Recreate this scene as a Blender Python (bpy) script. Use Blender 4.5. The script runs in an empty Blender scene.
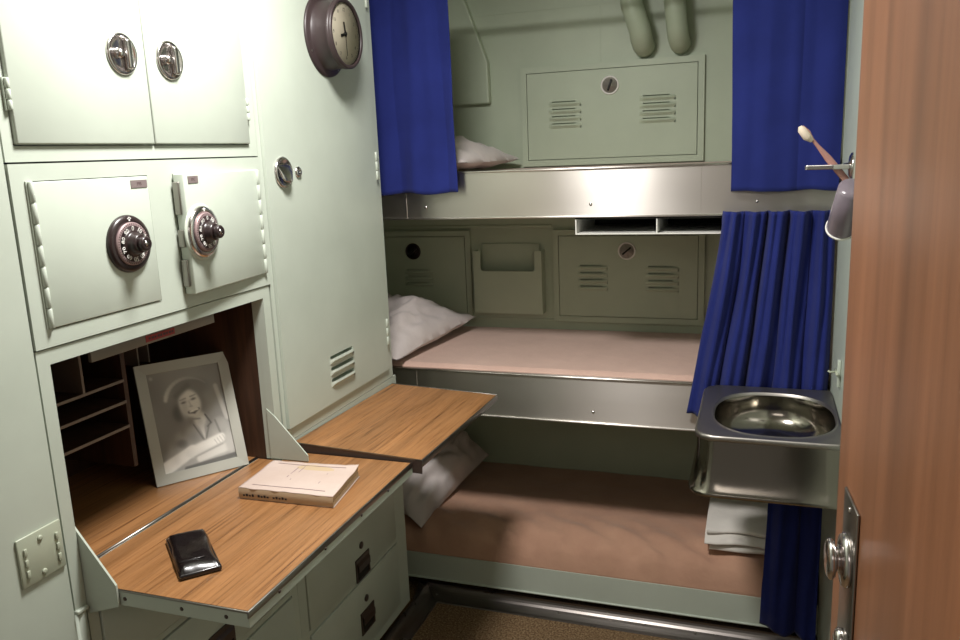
import bpy, bmesh, math, random
from mathutils import Vector, Matrix, noise
random.seed(7)
scene = bpy.context.scene
COL = scene.collection
PI = math.pi

# ------------------------------------------------------------------ materials
def lin(c):
    out = []
    for v in c[:3]:
        v /= 255.0
        out.append(v / 12.92 if v <= 0.04045 else ((v + 0.055) / 1.055) ** 2.4)
    return (*out, 1.0)

def mat(name, col, rough=0.5, metal=0.0, spec=0.5, coat=0.0, sheen=0.0):
    m = bpy.data.materials.new(name); m.use_nodes = True
    b = m.node_tree.nodes['Principled BSDF']
    b.inputs['Base Color'].default_value = lin(col)
    b.inputs['Roughness'].default_value = rough
    b.inputs['Metallic'].default_value = metal
    b.inputs['Specular IOR Level'].default_value = spec
    b.inputs['Coat Weight'].default_value = coat
    b.inputs['Sheen Weight'].default_value = sheen
    return m

def nd(m, t, **kw):
    n = m.node_tree.nodes.new(t)
    for k, v in kw.items(): setattr(n, k, v)
    return n

def coords(m, scale=(1, 1, 1), rot=(0, 0, 0)):
    tc = nd(m, 'ShaderNodeTexCoord'); mp = nd(m, 'ShaderNodeMapping')
    mp.inputs['Scale'].default_value = scale; mp.inputs['Rotation'].default_value = rot
    m.node_tree.links.new(tc.outputs['Object'], mp.inputs['Vector'])
    return mp.outputs['Vector']

def noise_ramp(m, vec, scale, stops, detail=4, rough=0.6, distort=0.0):
    L = m.node_tree.links
    n = nd(m, 'ShaderNodeTexNoise'); n.inputs['Scale'].default_value = scale
    n.inputs['Detail'].default_value = detail; n.inputs['Roughness'].default_value = rough
    n.inputs['Distortion'].default_value = distort
    L.new(vec, n.inputs['Vector'])
    r = nd(m, 'ShaderNodeValToRGB'); L.new(n.outputs['Fac'], r.inputs['Fac'])
    els = r.color_ramp.elements
    while len(els) < len(stops): els.new(0.5)
    for e, (p, c) in zip(els, stops): e.position = p; e.color = lin(c)
    return n.outputs['Fac'], r.outputs['Color']

def bump(m, fac, strength, dist=0.002):
    b = nd(m, 'ShaderNodeBump'); b.inputs['Strength'].default_value = strength
    b.inputs['Distance'].default_value = dist
    m.node_tree.links.new(fac, b.inputs['Height'])
    m.node_tree.links.new(b.outputs['Normal'], m.node_tree.nodes['Principled BSDF'].inputs['Normal'])

def paint(name, c, rough=0.38, vary=5, bs=0.25):
    m = mat(name, c, rough)
    v = coords(m)
    lo = tuple(x - vary for x in c); hi = tuple(min(255, x + vary) for x in c)
    f, col = noise_ramp(m, v, 3.5, [(0.3, lo), (0.7, hi)])
    m.node_tree.links.new(col, m.node_tree.nodes['Principled BSDF'].inputs['Base Color'])
    n = nd(m, 'ShaderNodeTexNoise'); n.inputs['Scale'].default_value = 22
    m.node_tree.links.new(v, n.inputs['Vector'])
    bump(m, n.outputs['Fac'], bs, 0.0012)
    return m

def wood(name, stops, scale, big=2.2, rough=0.4, bs=0.1, coat=0.0):
    m = mat(name, (150, 100, 60), rough, coat=coat)
    v = coords(m, scale)
    f, col = noise_ramp(m, v, 1.0, stops, detail=7, rough=0.65, distort=0.25)
    f2, col2 = noise_ramp(m, coords(m, tuple(s * 0.22 for s in scale)), 1.0, [(0.3, (205, 205, 205)), (0.7, (255, 255, 255))], detail=3)
    mx = nd(m, 'ShaderNodeMixRGB', blend_type='MULTIPLY'); mx.inputs['Fac'].default_value = 1
    L = m.node_tree.links
    L.new(col, mx.inputs['Color1']); L.new(col2, mx.inputs['Color2'])
    L.new(mx.outputs['Color'], m.node_tree.nodes['Principled BSDF'].inputs['Base Color'])
    bump(m, f, bs, 0.0008)
    return m

def fabric(name, c, c2=None, rough=0.9, sheen=0.3, ws=900, wr=12.0, bs=0.5):
    m = mat(name, c, rough, sheen=sheen, spec=0.2)
    v = coords(m)
    c2 = c2 or tuple(x * 0.86 for x in c)
    f, col = noise_ramp(m, v, 7, [(0.3, c2), (0.7, c)])
    L = m.node_tree.links
    L.new(col, m.node_tree.nodes['Principled BSDF'].inputs['Base Color'])
    n = nd(m, 'ShaderNodeTexNoise'); n.inputs['Scale'].default_value = wr; n.inputs['Detail'].default_value = 6
    L.new(v, n.inputs['Vector'])
    bump(m, n.outputs['Fac'], bs, 0.01)
    return m

def steel(name, c, rough, scale, amt=0.12, bs=0.05):
    m = mat(name, c, rough, 1.0)
    L = m.node_tree.links
    v = coords(m, scale)
    n = nd(m, 'ShaderNodeTexNoise'); n.inputs['Scale'].default_value = 1; n.inputs['Detail'].default_value = 5
    L.new(v, n.inputs['Vector'])
    mr = nd(m, 'ShaderNodeMapRange'); mr.inputs['To Min'].default_value = rough - amt; mr.inputs['To Max'].default_value = rough + amt
    L.new(n.outputs['Fac'], mr.inputs['Value'])
    L.new(mr.outputs['Result'], m.node_tree.nodes['Principled BSDF'].inputs['Roughness'])
    n2 = nd(m, 'ShaderNodeTexNoise'); n2.inputs['Scale'].default_value = 3.5; n2.inputs['Detail'].default_value = 2
    L.new(coords(m), n2.inputs['Vector'])
    bump(m, n2.outputs['Fac'], bs, 0.02)
    return m

M = {}
M['green'] = paint('pale_green_paint', (183, 191, 178), 0.36)
M['green2'] = paint('bulkhead_green_paint', (178, 189, 166), 0.45)
M['ceiling'] = paint('ceiling_paint', (190, 196, 182), 0.6)
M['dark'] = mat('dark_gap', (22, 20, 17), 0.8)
M['desk'] = wood('desk_laminate', [(0.30, (92, 58, 34)), (0.42, (150, 104, 62)), (0.56, (168, 120, 76)), (0.72, (118, 78, 46))], (120, 3.0, 120), rough=0.4)
M['doorwood'] = wood('door_laminate', [(0.25, (116, 74, 46)), (0.5, (138, 90, 60)), (0.75, (152, 101, 69))], (26, 26, 1.3), rough=0.42)
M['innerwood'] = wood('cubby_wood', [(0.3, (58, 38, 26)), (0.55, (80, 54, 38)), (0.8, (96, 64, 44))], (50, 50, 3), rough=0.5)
M['steel'] = steel('brushed_stainless', (208, 203, 196), 0.33, (2, 2, 20), 0.02, 0.06)
_b = M['steel'].node_tree.nodes['Principled BSDF']; _b.inputs['Anisotropic'].default_value = 0.9
_t = nd(M['steel'], 'ShaderNodeTangent', direction_type='RADIAL', axis='X'); M['steel'].node_tree.links.new(_t.outputs[0], _b.inputs['Tangent'])
M['sinksteel'] = steel('sink_stainless', (150, 144, 134), 0.15, (4, 4, 60), 0.03, 0.12)
M['rimsteel'] = steel('sink_rim_stainless', (166, 161, 156), 0.42, (4, 4, 60), 0.04, 0.1)
M['chrome'] = mat('polished_chrome', (205, 200, 198), 0.2, 1.0)
M['satin'] = mat('satin_nickel', (205, 200, 192), 0.42, 0.7)
M['trim'] = steel('worn_metal_trim', (150, 146, 140), 0.32, (40, 40, 40), 0.1)
M['cove'] = steel('floor_cove_metal', (122, 116, 112), 0.3, (10, 40, 40), 0.08)
M['bake'] = mat('dark_bakelite', (42, 31, 31), 0.3)
M['bakegrey'] = mat('worn_bakelite_ring', (150, 128, 128), 0.4, 0.3)
M['clockbrown'] = paint('clock_brown_enamel', (50, 39, 40), 0.42, 3, 0.1)
M['clockface'] = paint('aged_clock_face', (200, 190, 170), 0.5, 9, 0.0)
M['black'] = mat('black_paint', (18, 16, 16), 0.5)
M['white'] = mat('white_enamel', (232, 230, 224), 0.4)
M['handle'] = paint('drawer_handle_bronze', (62, 48, 42), 0.35, 4)
M['curtain'] = fabric('navy_blue_cloth', (34, 44, 112), (28, 37, 98), sheen=0.08, wr=5, bs=0.25)
M['mattress'] = fabric('tan_pink_blanket', (204, 172, 158), (194, 162, 148), wr=24, bs=0.25)
M['mattress2'] = fabric('brown_tan_blanket', (186, 146, 122), (174, 134, 112), wr=14, bs=0.5)
M['pillow'] = fabric('pillow_cotton', (200, 190, 186), (188, 178, 176), wr=9, bs=0.6)
M['towel'] = fabric('white_cotton', (226, 220, 212), (216, 210, 202), wr=18, bs=0.5)
M['label'] = mat('label_brown', (118, 106, 104), 0.5)
M['labellight'] = mat('label_etching', (82, 62, 62), 0.6)
M['red'] = mat('red_sticker', (150, 52, 50), 0.5)
M['strip'] = paint('grey_strip', (128, 122, 112), 0.35, 6)
M['shelfedge'] = paint('shelf_edge_grey', (120, 108, 98), 0.5, 6)
M['frame'] = paint('grey_picture_frame', (172, 172, 162), 0.4, 4, 0.1)
M['paper'] = fabric('stained_cover_paper', (196, 178, 168), (186, 166, 154), rough=0.8, sheen=0, wr=20, bs=0.15)
M['pages'] = mat('book_page_edges', (186, 164, 134), 0.85)
M['ink'] = mat('faded_ink', (150, 130, 130), 0.9)
M['inkdark'] = mat('dark_ink', (48, 42, 40), 0.8)
M['leather'] = mat('black_leather', (24, 19, 19), 0.27, coat=0.3)
M['plate'] = paint('cover_plate_paint', (172, 178, 158), 0.35)
M['pink'] = mat('clear_pink_plastic', (214, 160, 148), 0.15)
M['pink'].node_tree.nodes['Principled BSDF'].inputs['Transmission Weight'].default_value = 0.4
M['bristle'] = mat('toothbrush_bristles', (222, 206, 186), 0.8)
M['tumbler'] = mat('clear_grey_plastic', (150, 138, 148), 0.2)
M['tumbler'].node_tree.nodes['Principled BSDF'].inputs['Transmission Weight'].default_value = 0.45
M['lampglass'] = mat('lamp_diffuser', (240, 236, 224), 0.5)

def glass_mat():
    m = bpy.data.materials.new('thin_glass'); m.use_nodes = True
    t = m.node_tree; t.nodes.clear()
    o = t.nodes.new('ShaderNodeOutputMaterial'); mx = t.nodes.new('ShaderNodeMixShader')
    tr = t.nodes.new('ShaderNodeBsdfTransparent'); gl = t.nodes.new('ShaderNodeBsdfGlossy'); fr = t.nodes.new('ShaderNodeLayerWeight')
    gl.inputs['Roughness'].default_value = 0.03; fr.inputs['Blend'].default_value = 0.12
    t.links.new(fr.outputs[0], mx.inputs[0]); t.links.new(tr.outputs[0], mx.inputs[1]); t.links.new(gl.outputs[0], mx.inputs[2])
    t.links.new(mx.outputs[0], o.inputs[0]); return m
M['glass'] = glass_mat()

def carpet_mat():
    m = mat('brown_carpet', (112, 84, 58), 0.95, spec=0.1)
    v = coords(m)
    f, c = noise_ramp(m, v, 160, [(0.3, (72, 54, 38)), (0.5, (116, 93, 68)), (0.72, (160, 138, 106))], detail=3)
    m.node_tree.links.new(c, m.node_tree.nodes['Principled BSDF'].inputs['Base Color'])
    bump(m, f, 0.8, 0.006); return m
M['carpet'] = carpet_mat()

# ------------------------------------------------------------------ mesh builder
class MB:
    def __init__(s): s.v = []; s.f = []; s.m = []; s.sm = []; s.mats = []
    def mi(s, m):
        if m not in s.mats: s.mats.append(m)
        return s.mats.index(m)
    def add(s, vs, fs, m, smooth=False):
        b = len(s.v); s.v += [Vector(v) for v in vs]; k = s.mi(m)
        for f in fs: s.f.append([i + b for i in f]); s.m.append(k); s.sm.append(smooth)
        return s
    def add_bm(s, bm, m, smooth=False, T=None):
        bm.verts.ensure_lookup_table(); bm.verts.index_update()
        vs = [(T @ v.co if T else v.co.copy()) for v in bm.verts]
        s.add(vs, [[v.index for v in f.verts] for f in bm.faces], m, smooth); bm.free(); return s
    def box(s, lo, hi, m, bev=0.0, seg=2, T=None, smooth=False):
        bm = bmesh.new(); bmesh.ops.create_cube(bm, size=1)
        c = [(a + b) / 2 for a, b in zip(lo, hi)]; d = [abs(b - a) for a, b in zip(lo, hi)]
        for v in bm.verts: v.co = Vector((c[i] + v.co[i] * d[i] for i in range(3)))
        if bev > 0: bmesh.ops.bevel(bm, geom=bm.edges[:], offset=min(bev, min(d) * 0.45), segments=seg, profile=0.5, affect='EDGES')
        return s.add_bm(bm, m, smooth or bev > 0, T)
    def prism(s, poly, d0, d1, m, axis='z', bev=0.0, T=None):
        def P(a, b, h): return {'z': (a, b, h), 'y': (a, h, b), 'x': (h, a, b)}[axis]
        bm = bmesh.new()
        lo = [bm.verts.new(P(a, b, d0)) for a, b in poly]; hi = [bm.verts.new(P(a, b, d1)) for a, b in poly]
        bm.faces.new(lo); bm.faces.new(hi[::-1]); n = len(poly)
        for i in range(n): bm.faces.new([lo[i], hi[i], hi[(i + 1) % n], lo[(i + 1) % n]])
        bmesh.ops.recalc_face_normals(bm, faces=bm.faces[:])
        if bev > 0: bmesh.ops.bevel(bm, geom=bm.edges[:], offset=bev, segments=2, profile=0.5, affect='EDGES')
        return s.add_bm(bm, m, False, T)
    def lathe(s, prof, c, ax, m, n=40, sx=1.0, smooth=True, capend=True):
        """prof: list of (radius, height along ax)"""
        ax = Vector(ax).normalized(); up = Vector((0, 0, 1)) if abs(ax.z) < 0.9 else Vector((1, 0, 0))
        a = up.cross(ax).normalized(); b = ax.cross(a); c = Vector(c); vs = []; fs = []
        for r, h in prof:
            for i in range(n):
                t = 2 * PI * i / n
                vs.append(c + ax * h + a * (r * math.cos(t) * sx) + b * (r * math.sin(t)))
        for j in range(len(prof) - 1):
            for i in range(n):
                k = (i + 1) % n
                fs.append([j * n + i, j * n + k, (j + 1) * n + k, (j + 1) * n + i])
        if capend:
            if prof[0][0] > 1e-6: fs.append(list(range(n))[::-1])
            if prof[-1][0] > 1e-6: fs.append([(len(prof) - 1) * n + i for i in range(n)])
        return s.add(vs, fs, m, smooth)
    def tube(s, pts, r, m, n=12, caps=True):
        pts = [Vector(p) for p in pts]; rs = r if isinstance(r, (list, tuple)) else [r] * len(pts)
        vs = []; fs = []; prev = None
        for j, p in enumerate(pts):
            d = (pts[min(j + 1, len(pts) - 1)] - pts[max(j - 1, 0)]).normalized()
            if prev is None:
                up = Vector((0, 0, 1)) if abs(d.z) < 0.9 else Vector((1, 0, 0)); a = up.cross(d).normalized()
            else: a = (prev - d * prev.dot(d)).normalized()
            prev = a; b = d.cross(a)
            for i in range(n):
                t = 2 * PI * i / n; vs.append(p + (a * math.cos(t) + b * math.sin(t)) * rs[j])
        for j in range(len(pts) - 1):
            for i in range(n):
                k = (i + 1) % n; fs.append([j * n + i, j * n + k, (j + 1) * n + k, (j + 1) * n + i])
        if caps: fs.append(list(range(n))[::-1]); fs.append([(len(pts) - 1) * n + i for i in range(n)])
        return s.add(vs, fs, m, True)
    def grid(s, fn, nu, nv, m, smooth=True, closed=False):
        vs = [fn(i / nu, j / nv) for j in range(nv + 1) for i in range(nu + 1)]
        fs = [[j * (nu + 1) + i, j * (nu + 1) + i + 1, (j + 1) * (nu + 1) + i + 1, (j + 1) * (nu + 1) + i] for j in range(nv) for i in range(nu)]
        return s.add(vs, fs, m, smooth)
    def holed(s, axis, u0, u1, w0, w1, holes, d0, d1, m):
        """board in the plane normal to axis ('x': u=y,w=z ; 'y': u=x,w=z) from depth d0 (back) to d1 (front), with rectangular holes"""
        us = sorted({u0, u1, *[h[0] for h in holes], *[h[1] for h in holes]}); ws = sorted({w0, w1, *[h[2] for h in holes], *[h[3] for h in holes]})
        us = [u for u in us if u0 <= u <= u1]; ws = [w for w in ws if w0 <= w <= w1]
        def solid(i, j):
            if i < 0 or j < 0 or i >= len(us) - 1 or j >= len(ws) - 1: return False
            a = (us[i] + us[i + 1]) / 2; b = (ws[j] + ws[j + 1]) / 2
            return not any(h[0] < a < h[1] and h[2] < b < h[3] for h in holes)
        def P(u, w, d): return (d, u, w) if axis == 'x' else (u, d, w)
        bm = bmesh.new()
        def q(*p): bm.faces.new([bm.verts.new(x) for x in p])
        for i in range(len(us) - 1):
            for j in range(len(ws) - 1):
                if not solid(i, j): continue
                a, b, c, e = us[i], us[i + 1], ws[j], ws[j + 1]
                for d in (d0, d1): q(P(a, c, d), P(b, c, d), P(b, e, d), P(a, e, d))
                if not solid(i - 1, j): q(P(a, c, d0), P(a, e, d0), P(a, e, d1), P(a, c, d1))
                if not solid(i + 1, j): q(P(b, c, d0), P(b, e, d0), P(b, e, d1), P(b, c, d1))
                if not solid(i, j - 1): q(P(a, c, d0), P(b, c, d0), P(b, c, d1), P(a, c, d1))
                if not solid(i, j + 1): q(P(a, e, d0), P(b, e, d0), P(b, e, d1), P(a, e, d1))
        bmesh.ops.remove_doubles(bm, verts=bm.verts[:], dist=1e-5)
        bmesh.ops.recalc_face_normals(bm, faces=bm.faces[:])
        return s.add_bm(bm, m)
    def text(s, body, size, T, m, ext=0.0003):
        cu = bpy.data.curves.new('t', 'FONT'); cu.body = body; cu.size = size; cu.extrude = ext
        cu.align_x = 'CENTER'; cu.align_y = 'CENTER'; cu.resolution_u = 2
        o = bpy.data.objects.new('t', cu); me = o.to_mesh()
        vs = [T @ v.co for v in me.vertices]; fs = [list(p.vertices) for p in me.polygons]
        s.add(vs, fs, m); o.to_mesh_clear(); bpy.data.objects.remove(o); bpy.data.curves.remove(cu)
        return s
    def build(s, name, parent=None, origin=None):
        org = Vector(origin) if origin else (ROOT(parent) if parent else Vector((0, 0, 0)))
        me = bpy.data.meshes.new(name)
        me.from_pydata([tuple(v - org) for v in s.v], [], s.f); me.update()
        for k in s.mats: me.materials.append(M[k] if isinstance(k, str) else k)
        for i, p in enumerate(me.polygons): p.material_index = s.m[i]; p.use_smooth = s.sm[i]
        o = bpy.data.objects.new(name, me); COL.objects.link(o)
        if parent: o.parent = parent
        else: o.location = org
        return o

def ROOT(o):
    while o.parent: o = o.parent
    return Vector(o.location)
def thing(name, label, cat, loc, group=None):
    o = bpy.data.objects.new(name, None); COL.objects.link(o); o.location = loc
    o.empty_display_size = 0.05; return tag(o, label, cat, group)
def tag(o, label, cat, group=None):
    o['label'] = label; o['category'] = cat
    if group: o['group'] = group
    return o
def struct(o): o['kind'] = 'structure'; return o
def mod(o, kind, **kw):
    m = o.modifiers.new(kind.lower(), kind)
    for k, v in kw.items(): setattr(m, k, v)
    return o
def lab(o, t): o['label'] = t; return o

W = 1.3155          # right wall
YB = 0.625          # back wall of the bunks
ZC = 2.4            # ceiling
X, Y, Z = Vector((1, 0, 0)), Vector((0, 1, 0)), Vector((0, 0, 1))

# ------------------------------------------------------------------ the room
struct(MB().box((-0.75, -2.6, -0.05), (W + 0.1, 0.7, 0.0), 'carpet').build('floor'))
struct(MB().box((-0.75, -2.6, ZC), (W + 0.1, 0.75, ZC + 0.05), 'ceiling').build('ceiling'))
struct(MB().box((W, -2.6, 0), (W + 0.06, 0.75, ZC), 'green').build('wall_right'))
wb = MB().box((-0.75, YB, 0), (W, YB + 0.1, ZC), 'green2')
struct(wb.build('wall_back'))
struct(MB().box((-0.75, -1.50, 0), (-0.69, 0.75, ZC), 'green2').build('wall_left'))
# flush bulkhead to the left of the desk
wl = MB().box((-0.7, -2.6, 0), (0.0, -1.4855, ZC), 'green')
struct(wl.build('wall_front_left'))
# rounded painted corner post between the bulkhead and the desk
wp = MB().tube([(-0.006, -1.472, 0.0), (-0.006, -1.472, 0.80)], 0.0125, 'green', 16)
wp.box((-0.010, -1.484, 0.795), (0.008, -1.460, 0.803), 'green', 0.002)
struct(wp.build('trim_1'))
# floor cove along the foot of the bunks and cabinets
def cove_fn(L0, L1, inward):
    def fn(u, v):
        t = v * PI / 2
        off = 0.052 * (1 - math.sin(t)); h = 0.052 * (1 - math.cos(t))
        p = L0.lerp(L1, u) + inward * (0.055 - off * 1.0 if False else off)
        return p + Z * (h + 0.002)
    return fn
cv = MB()
def cove(p0, p1, inward, mb):
    n = 8; vs = []; fs = []
    prof = [(0.062, 0.0)] + [(0.060 - 0.055 * math.sin(i / n * PI / 2), 0.004 + 0.036 * (1 - math.cos(i / n * PI / 2))) for i in range(n + 1)] + [(0.0, 0.040), (0.0, 0.0)]
    for p in (p0, p1):
        for o_, h in prof: vs.append(Vector(p) + Vector(inward) * o_ + Z * h)
    k = len(prof)
    for i in range(k): fs.append([i, (i + 1) % k, k + (i + 1) % k, k + i])
    fs += [list(range(k)), list(range(k, 2 * k))[::-1]]
    mb.add(vs, fs, 'cove', False)
cove((-0.03, -0.002, 0.0), (W, -0.002, 0.0), (0, -1, 0), cv)
for px in (0.05, 0.5, 0.95): cv.lathe([(0.004, 0), (0.003, 0.002), (0, 0.0025)], (px, -0.03, 0.012), (0, -0.6, 0.8), 'trim', 10)
struct(cv.build('trim_2'))
cv2 = MB(); cove((0.003, -1.47, 0.0), (0.003, -0.0, 0.0), (1, 0, 0), cv2)
struct(cv2.build('trim_3'))

# ------------------------------------------------------------------ small hardware helpers
def flush_latch(name, parent, c, r=0.037):
    """round dished turn latch on a door facing +x"""
    mb = MB()
    mb.lathe([(r, 0), (r, 0.003), (r * 0.93, 0.0055), (r * 0.84, 0.0045), (r * 0.78, 0.0015), (r * 0.6, -0.0005 + 0.002), (0, 0.0012)], c, X, 'chrome', 40)
    o = mb.build(name, parent)
    g = MB()
    c = Vector(c)
    g.box((c.x + 0.001, c.y + r * 0.12, c.z - r * 0.72), (c.x + 0.012, c.y + r * 0.5, c.z + r * 0.72), 'chrome', 0.004)
    g.lathe([(0.010, 0), (0.010, 0.006), (0.006, 0.012), (0, 0.013)], c + Vector((0, -r * 0.25, 0)), X, 'chrome', 20)
    g.build('turn_grip', o)
    return o
def hinge(parent, y, z0, z1, x=0.0, m='green', r=0.0055, name='hinge'):
    mb = MB(); n = 3 if z1 - z0 < 0.15 else 7
    for i in range(n):
        a = z0 + (z1 - z0) * i / n + 0.0008; b = z0 + (z1 - z0) * (i + 1) / n - 0.0008
        mb.lathe([(r * 0.8, 0), (r, 0.001), (r, b - a - 0.001), (r * 0.8, b - a)], (x + r, y, a), Z, m, 12)
    mb.box((x - 0.001, y - r * 1.5, z0), (x + 0.0025, y + r * 1.5, z1), m)
    return mb.build(name, parent)

# ------------------------------------------------------------------ overhead cabinet
uc = thing('overhead_cabinet', 'white-green two-door metal wall cabinet high on the left, above the two combination safes', 'cabinet', (-0.2, -1.15, 1.571))
mb = MB().holed('x', -1.482, -0.8075, 1.5715, 2.392, [(-1.463, -0.8385, 1.596, 2.30)], -0.02, 0.0, 'green')
mb.box((-0.45, -1.482, 1.5715), (-0.0201, -0.8075, 2.392), 'green')
mb.build('cabinet_case', uc)
for y0, y1, yh, cy, hy in ((-1.461, -1.1515, -1.463, -1.213, -1), (-1.1495, -0.841, -0.8385, -1.086, 1)):
    d = MB().box((-0.016, y0, 1.5985), (0.007, y1, 2.298), 'green', 0.003).build('cabinet_door', uc)
    flush_latch('door_latch', d, (0.007, cy, 1.7585))
    hinge(d, yh, 1.650, 1.700, 0.002, r=0.004); hinge(d, yh, 2.15, 2.20, 0.002, r=0.004)

# ------------------------------------------------------------------ twin safes
sc = thing('safe_cabinet', 'pale green metal panel holding two small combination safes, the right safe door slightly open', 'safe', (-0.2, -1.15, 1.27))
mb = MB().holed('x', -1.482, -0.8075, 1.2695, 1.5685, [(-1.446, -1.181, 1.298, 1.541), (-1.110, -0.832, 1.300, 1.540)], -0.02, 0.003, 'green')
mb.box((-0.45, -1.482, 1.2695), (-0.0201, -1.14, 1.5685), 'green')
mb.holed('x', -1.14, -0.8075, 1.2695, 1.5685, [(-1.108, -0.834, 1.302, 1.538)], -0.06, -0.0201, 'green')
mb.box((-0.45, -1.14, 1.2695), (-0.0601, -0.8075, 1.5685), 'dark')
mb.build('safe_case', sc)

def dial(parent, T, ring, big=False):
    """combination dial in local frame: x outwards, y sideways, z up"""
    c0 = T @ Vector((0, 0, 0)); ax = (T.to_3x3() @ X)
    R = 0.053
    mb = MB(); mb.lathe([(R, 0), (R, 0.004), (R * 0.96, 0.008), (R * 0.84, 0.010), (R * 0.76, 0.010), (R * 0.76, 0.006)], c0, ax, ring, 56)
    # index mark at the top of the ring
    mb.box((0.0095, -0.0018, R * 0.79), (0.0104, 0.0018, R * 0.93), 'white', T=T); mb.box((0.0095, -0.0045, R * 0.86), (0.0104, 0.0045, R * 0.90), 'white', T=T)
    o = mb.build('dial_ring', parent)
    d = MB(); r = R * 0.75
    d.lathe([(r, 0.005), (r, 0.012), (r * 0.96, 0.0135), (r * 0.84, 0.014)], c0, ax, 'bakegrey', 56, capend=False)
    d.lathe([(r * 0.84, 0.014), (r * 0.56, 0.016), (r * 0.50, 0.018), (r * 0.46, 0.024), (r * 0.44, 0.030), (r * 0.38, 0.032), (0, 0.032)], c0, ax, 'bake', 56)
    for k in range(10):
        a = 2 * PI * k / 10
        Tt = T @ Matrix.Rotation(-a, 4, 'X') @ Matrix.Translation((0.0156, 0, r * 0.70)) @ Matrix.Rotation(math.radians(8), 4, 'Y') @ Matrix(((0, 0, 1, 0), (1, 0, 0, 0), (0, 1, 0, 0), (0, 0, 0, 1)))
        d.text(str(k * 10), 0.0125, Tt, 'white', 0.0004)
    for k in range(50):
        a = 2 * PI * k / 50; Tt = T @ Matrix.Rotation(-a, 4, 'X')
        d.box((0.0125, -0.0004, r * 0.87), (0.0142, 0.0004, r * 0.95), 'inkdark', T=Tt)
    d.build('dial_face', parent)
    k = MB(); k.lathe([(r * 0.26, 0.031), (r * 0.33, 0.033), (r * 0.34, 0.042), (r * 0.28, 0.045), (r * 0.20, 0.044), (0, 0.044)], c0, ax, 'bake', 28)
    k.lathe([(r * 0.18, 0.0441), (0, 0.0446)], c0, ax, 'chrome', 20)
    k.build('dial_knob', parent)

def plate_label(parent, T, w, h, txt):
    mb = MB().box((0, -w / 2, -h / 2), (0.0012, w / 2, h / 2), 'label', T=T)
    mb.text(txt, h * 0.62, T @ Matrix.Translation((0.0013, 0, 0)) @ Matrix(((0, 0, 1, 0), (1, 0, 0, 0), (0, 1, 0, 0), (0, 0, 0, 1))), 'labellight', 0.0002)
    return lab(mb.build('number_plate', parent), 'small brown number plate')

dl = MB().box((-0.016, -1.444, 1.2995), (0.0055, -1.183, 1.5395), 'green', 0.002).build('safe_door', sc)
dial(dl, Matrix.Translation((0.0055, -1.2545, 1.4185)), 'bake')
hinge(dl, -1.449, 1.300, 1.541, 0.003, r=0.0045)
plate_label(dl, Matrix.Translation((0.0055, -1.208, 1.526)), 0.042, 0.014, '395')
# right door, swung a few degrees open about its right edge
ang = math.radians(-4.6)
TD = Matrix.Translation((0.004, -0.831, 0)) @ Matrix.Rotation(-ang * -1 if False else ang, 4, 'Z')
# local: door extends to -y ; x outwards
chk = TD @ Vector((0, -0.283, 0))
if chk.x < 0: TD = Matrix.Translation((0.004, -0.831, 0)) @ Matrix.Rotation(-ang, 4, 'Z')
dr = MB().box((-0.020, -0.283, 1.2985), (0.004, 0.0, 1.5405), 'green', 0.0025, T=TD)
for z0, z1 in ((1.46, 1.525), (1.395, 1.43), (1.315, 1.37)):
    dr.box((-0.020, -0.288, z0), (-0.005, -0.2831, z1), 'trim', 0.002, T=TD)
dr = dr.build('safe_door', sc)
lab(dr, 'safe door standing slightly ajar')
mb = MB(); mb.lathe([(0.058, 0), (0.058, 0.002), (0.055, 0.004), (0.052, 0.004)], TD @ Vector((0.004, -0.262 + 0.02, 1.4215)), TD.to_3x3() @ X, 'green', 48)
mb.build('dial_escutcheon', dr)
dial(dr, TD @ Matrix.Translation((0.006, -0.242, 1.4215)), 'chrome')
hinge(dr, -0.829, 1.299, 1.541, 0.003, r=0.0045)
plate_label(dr, TD @ Matrix.Translation((0.004, -0.252, 1.528)), 0.034, 0.014, '39C')

# ------------------------------------------------------------------ drop-front desk
ZT = 0.835
dk = thing('secretary_desk', 'pale green metal desk niche with fold-out teak writing leaf and dark pigeonholes, below the safes', 'desk', (-0.2, -1.15, 0.0))
mb = MB().holed('x', -1.482, -0.8135, 0.80, 1.2670, [(-1.457, -0.8405, 0.80, 1.2405)], -0.022, 0.0, 'green')
mb.holed('x', -1.458, -0.8135, 0.05, 0.80, [(-1.435, -0.84, 0.64, 0.785), (-1.435, -0.84, 0.477, 0.627), (-1.435, -0.84, 0.08, 0.464)], -0.022, 0.0, 'green')
mb.box((-0.10, -1.458, 0.0), (-0.03, -0.8135, 0.05), 'dark')
mb.build('face_frame', dk)
mb = MB()
# niche lining
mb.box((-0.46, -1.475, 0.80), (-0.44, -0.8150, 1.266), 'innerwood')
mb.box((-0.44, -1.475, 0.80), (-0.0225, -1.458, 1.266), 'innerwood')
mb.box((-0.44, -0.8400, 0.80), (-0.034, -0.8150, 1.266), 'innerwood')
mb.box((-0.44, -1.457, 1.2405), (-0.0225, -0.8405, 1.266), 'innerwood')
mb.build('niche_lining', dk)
MB().box((-0.0339, -0.8400, 0.835), (-0.0221, -0.8150, 1.24), 'green').build('jamb', dk)
MB().box((-0.62, -1.458, 0.05), (-0.05, -0.815, 0.79), 'dark').build('lower_case', dk)
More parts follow.
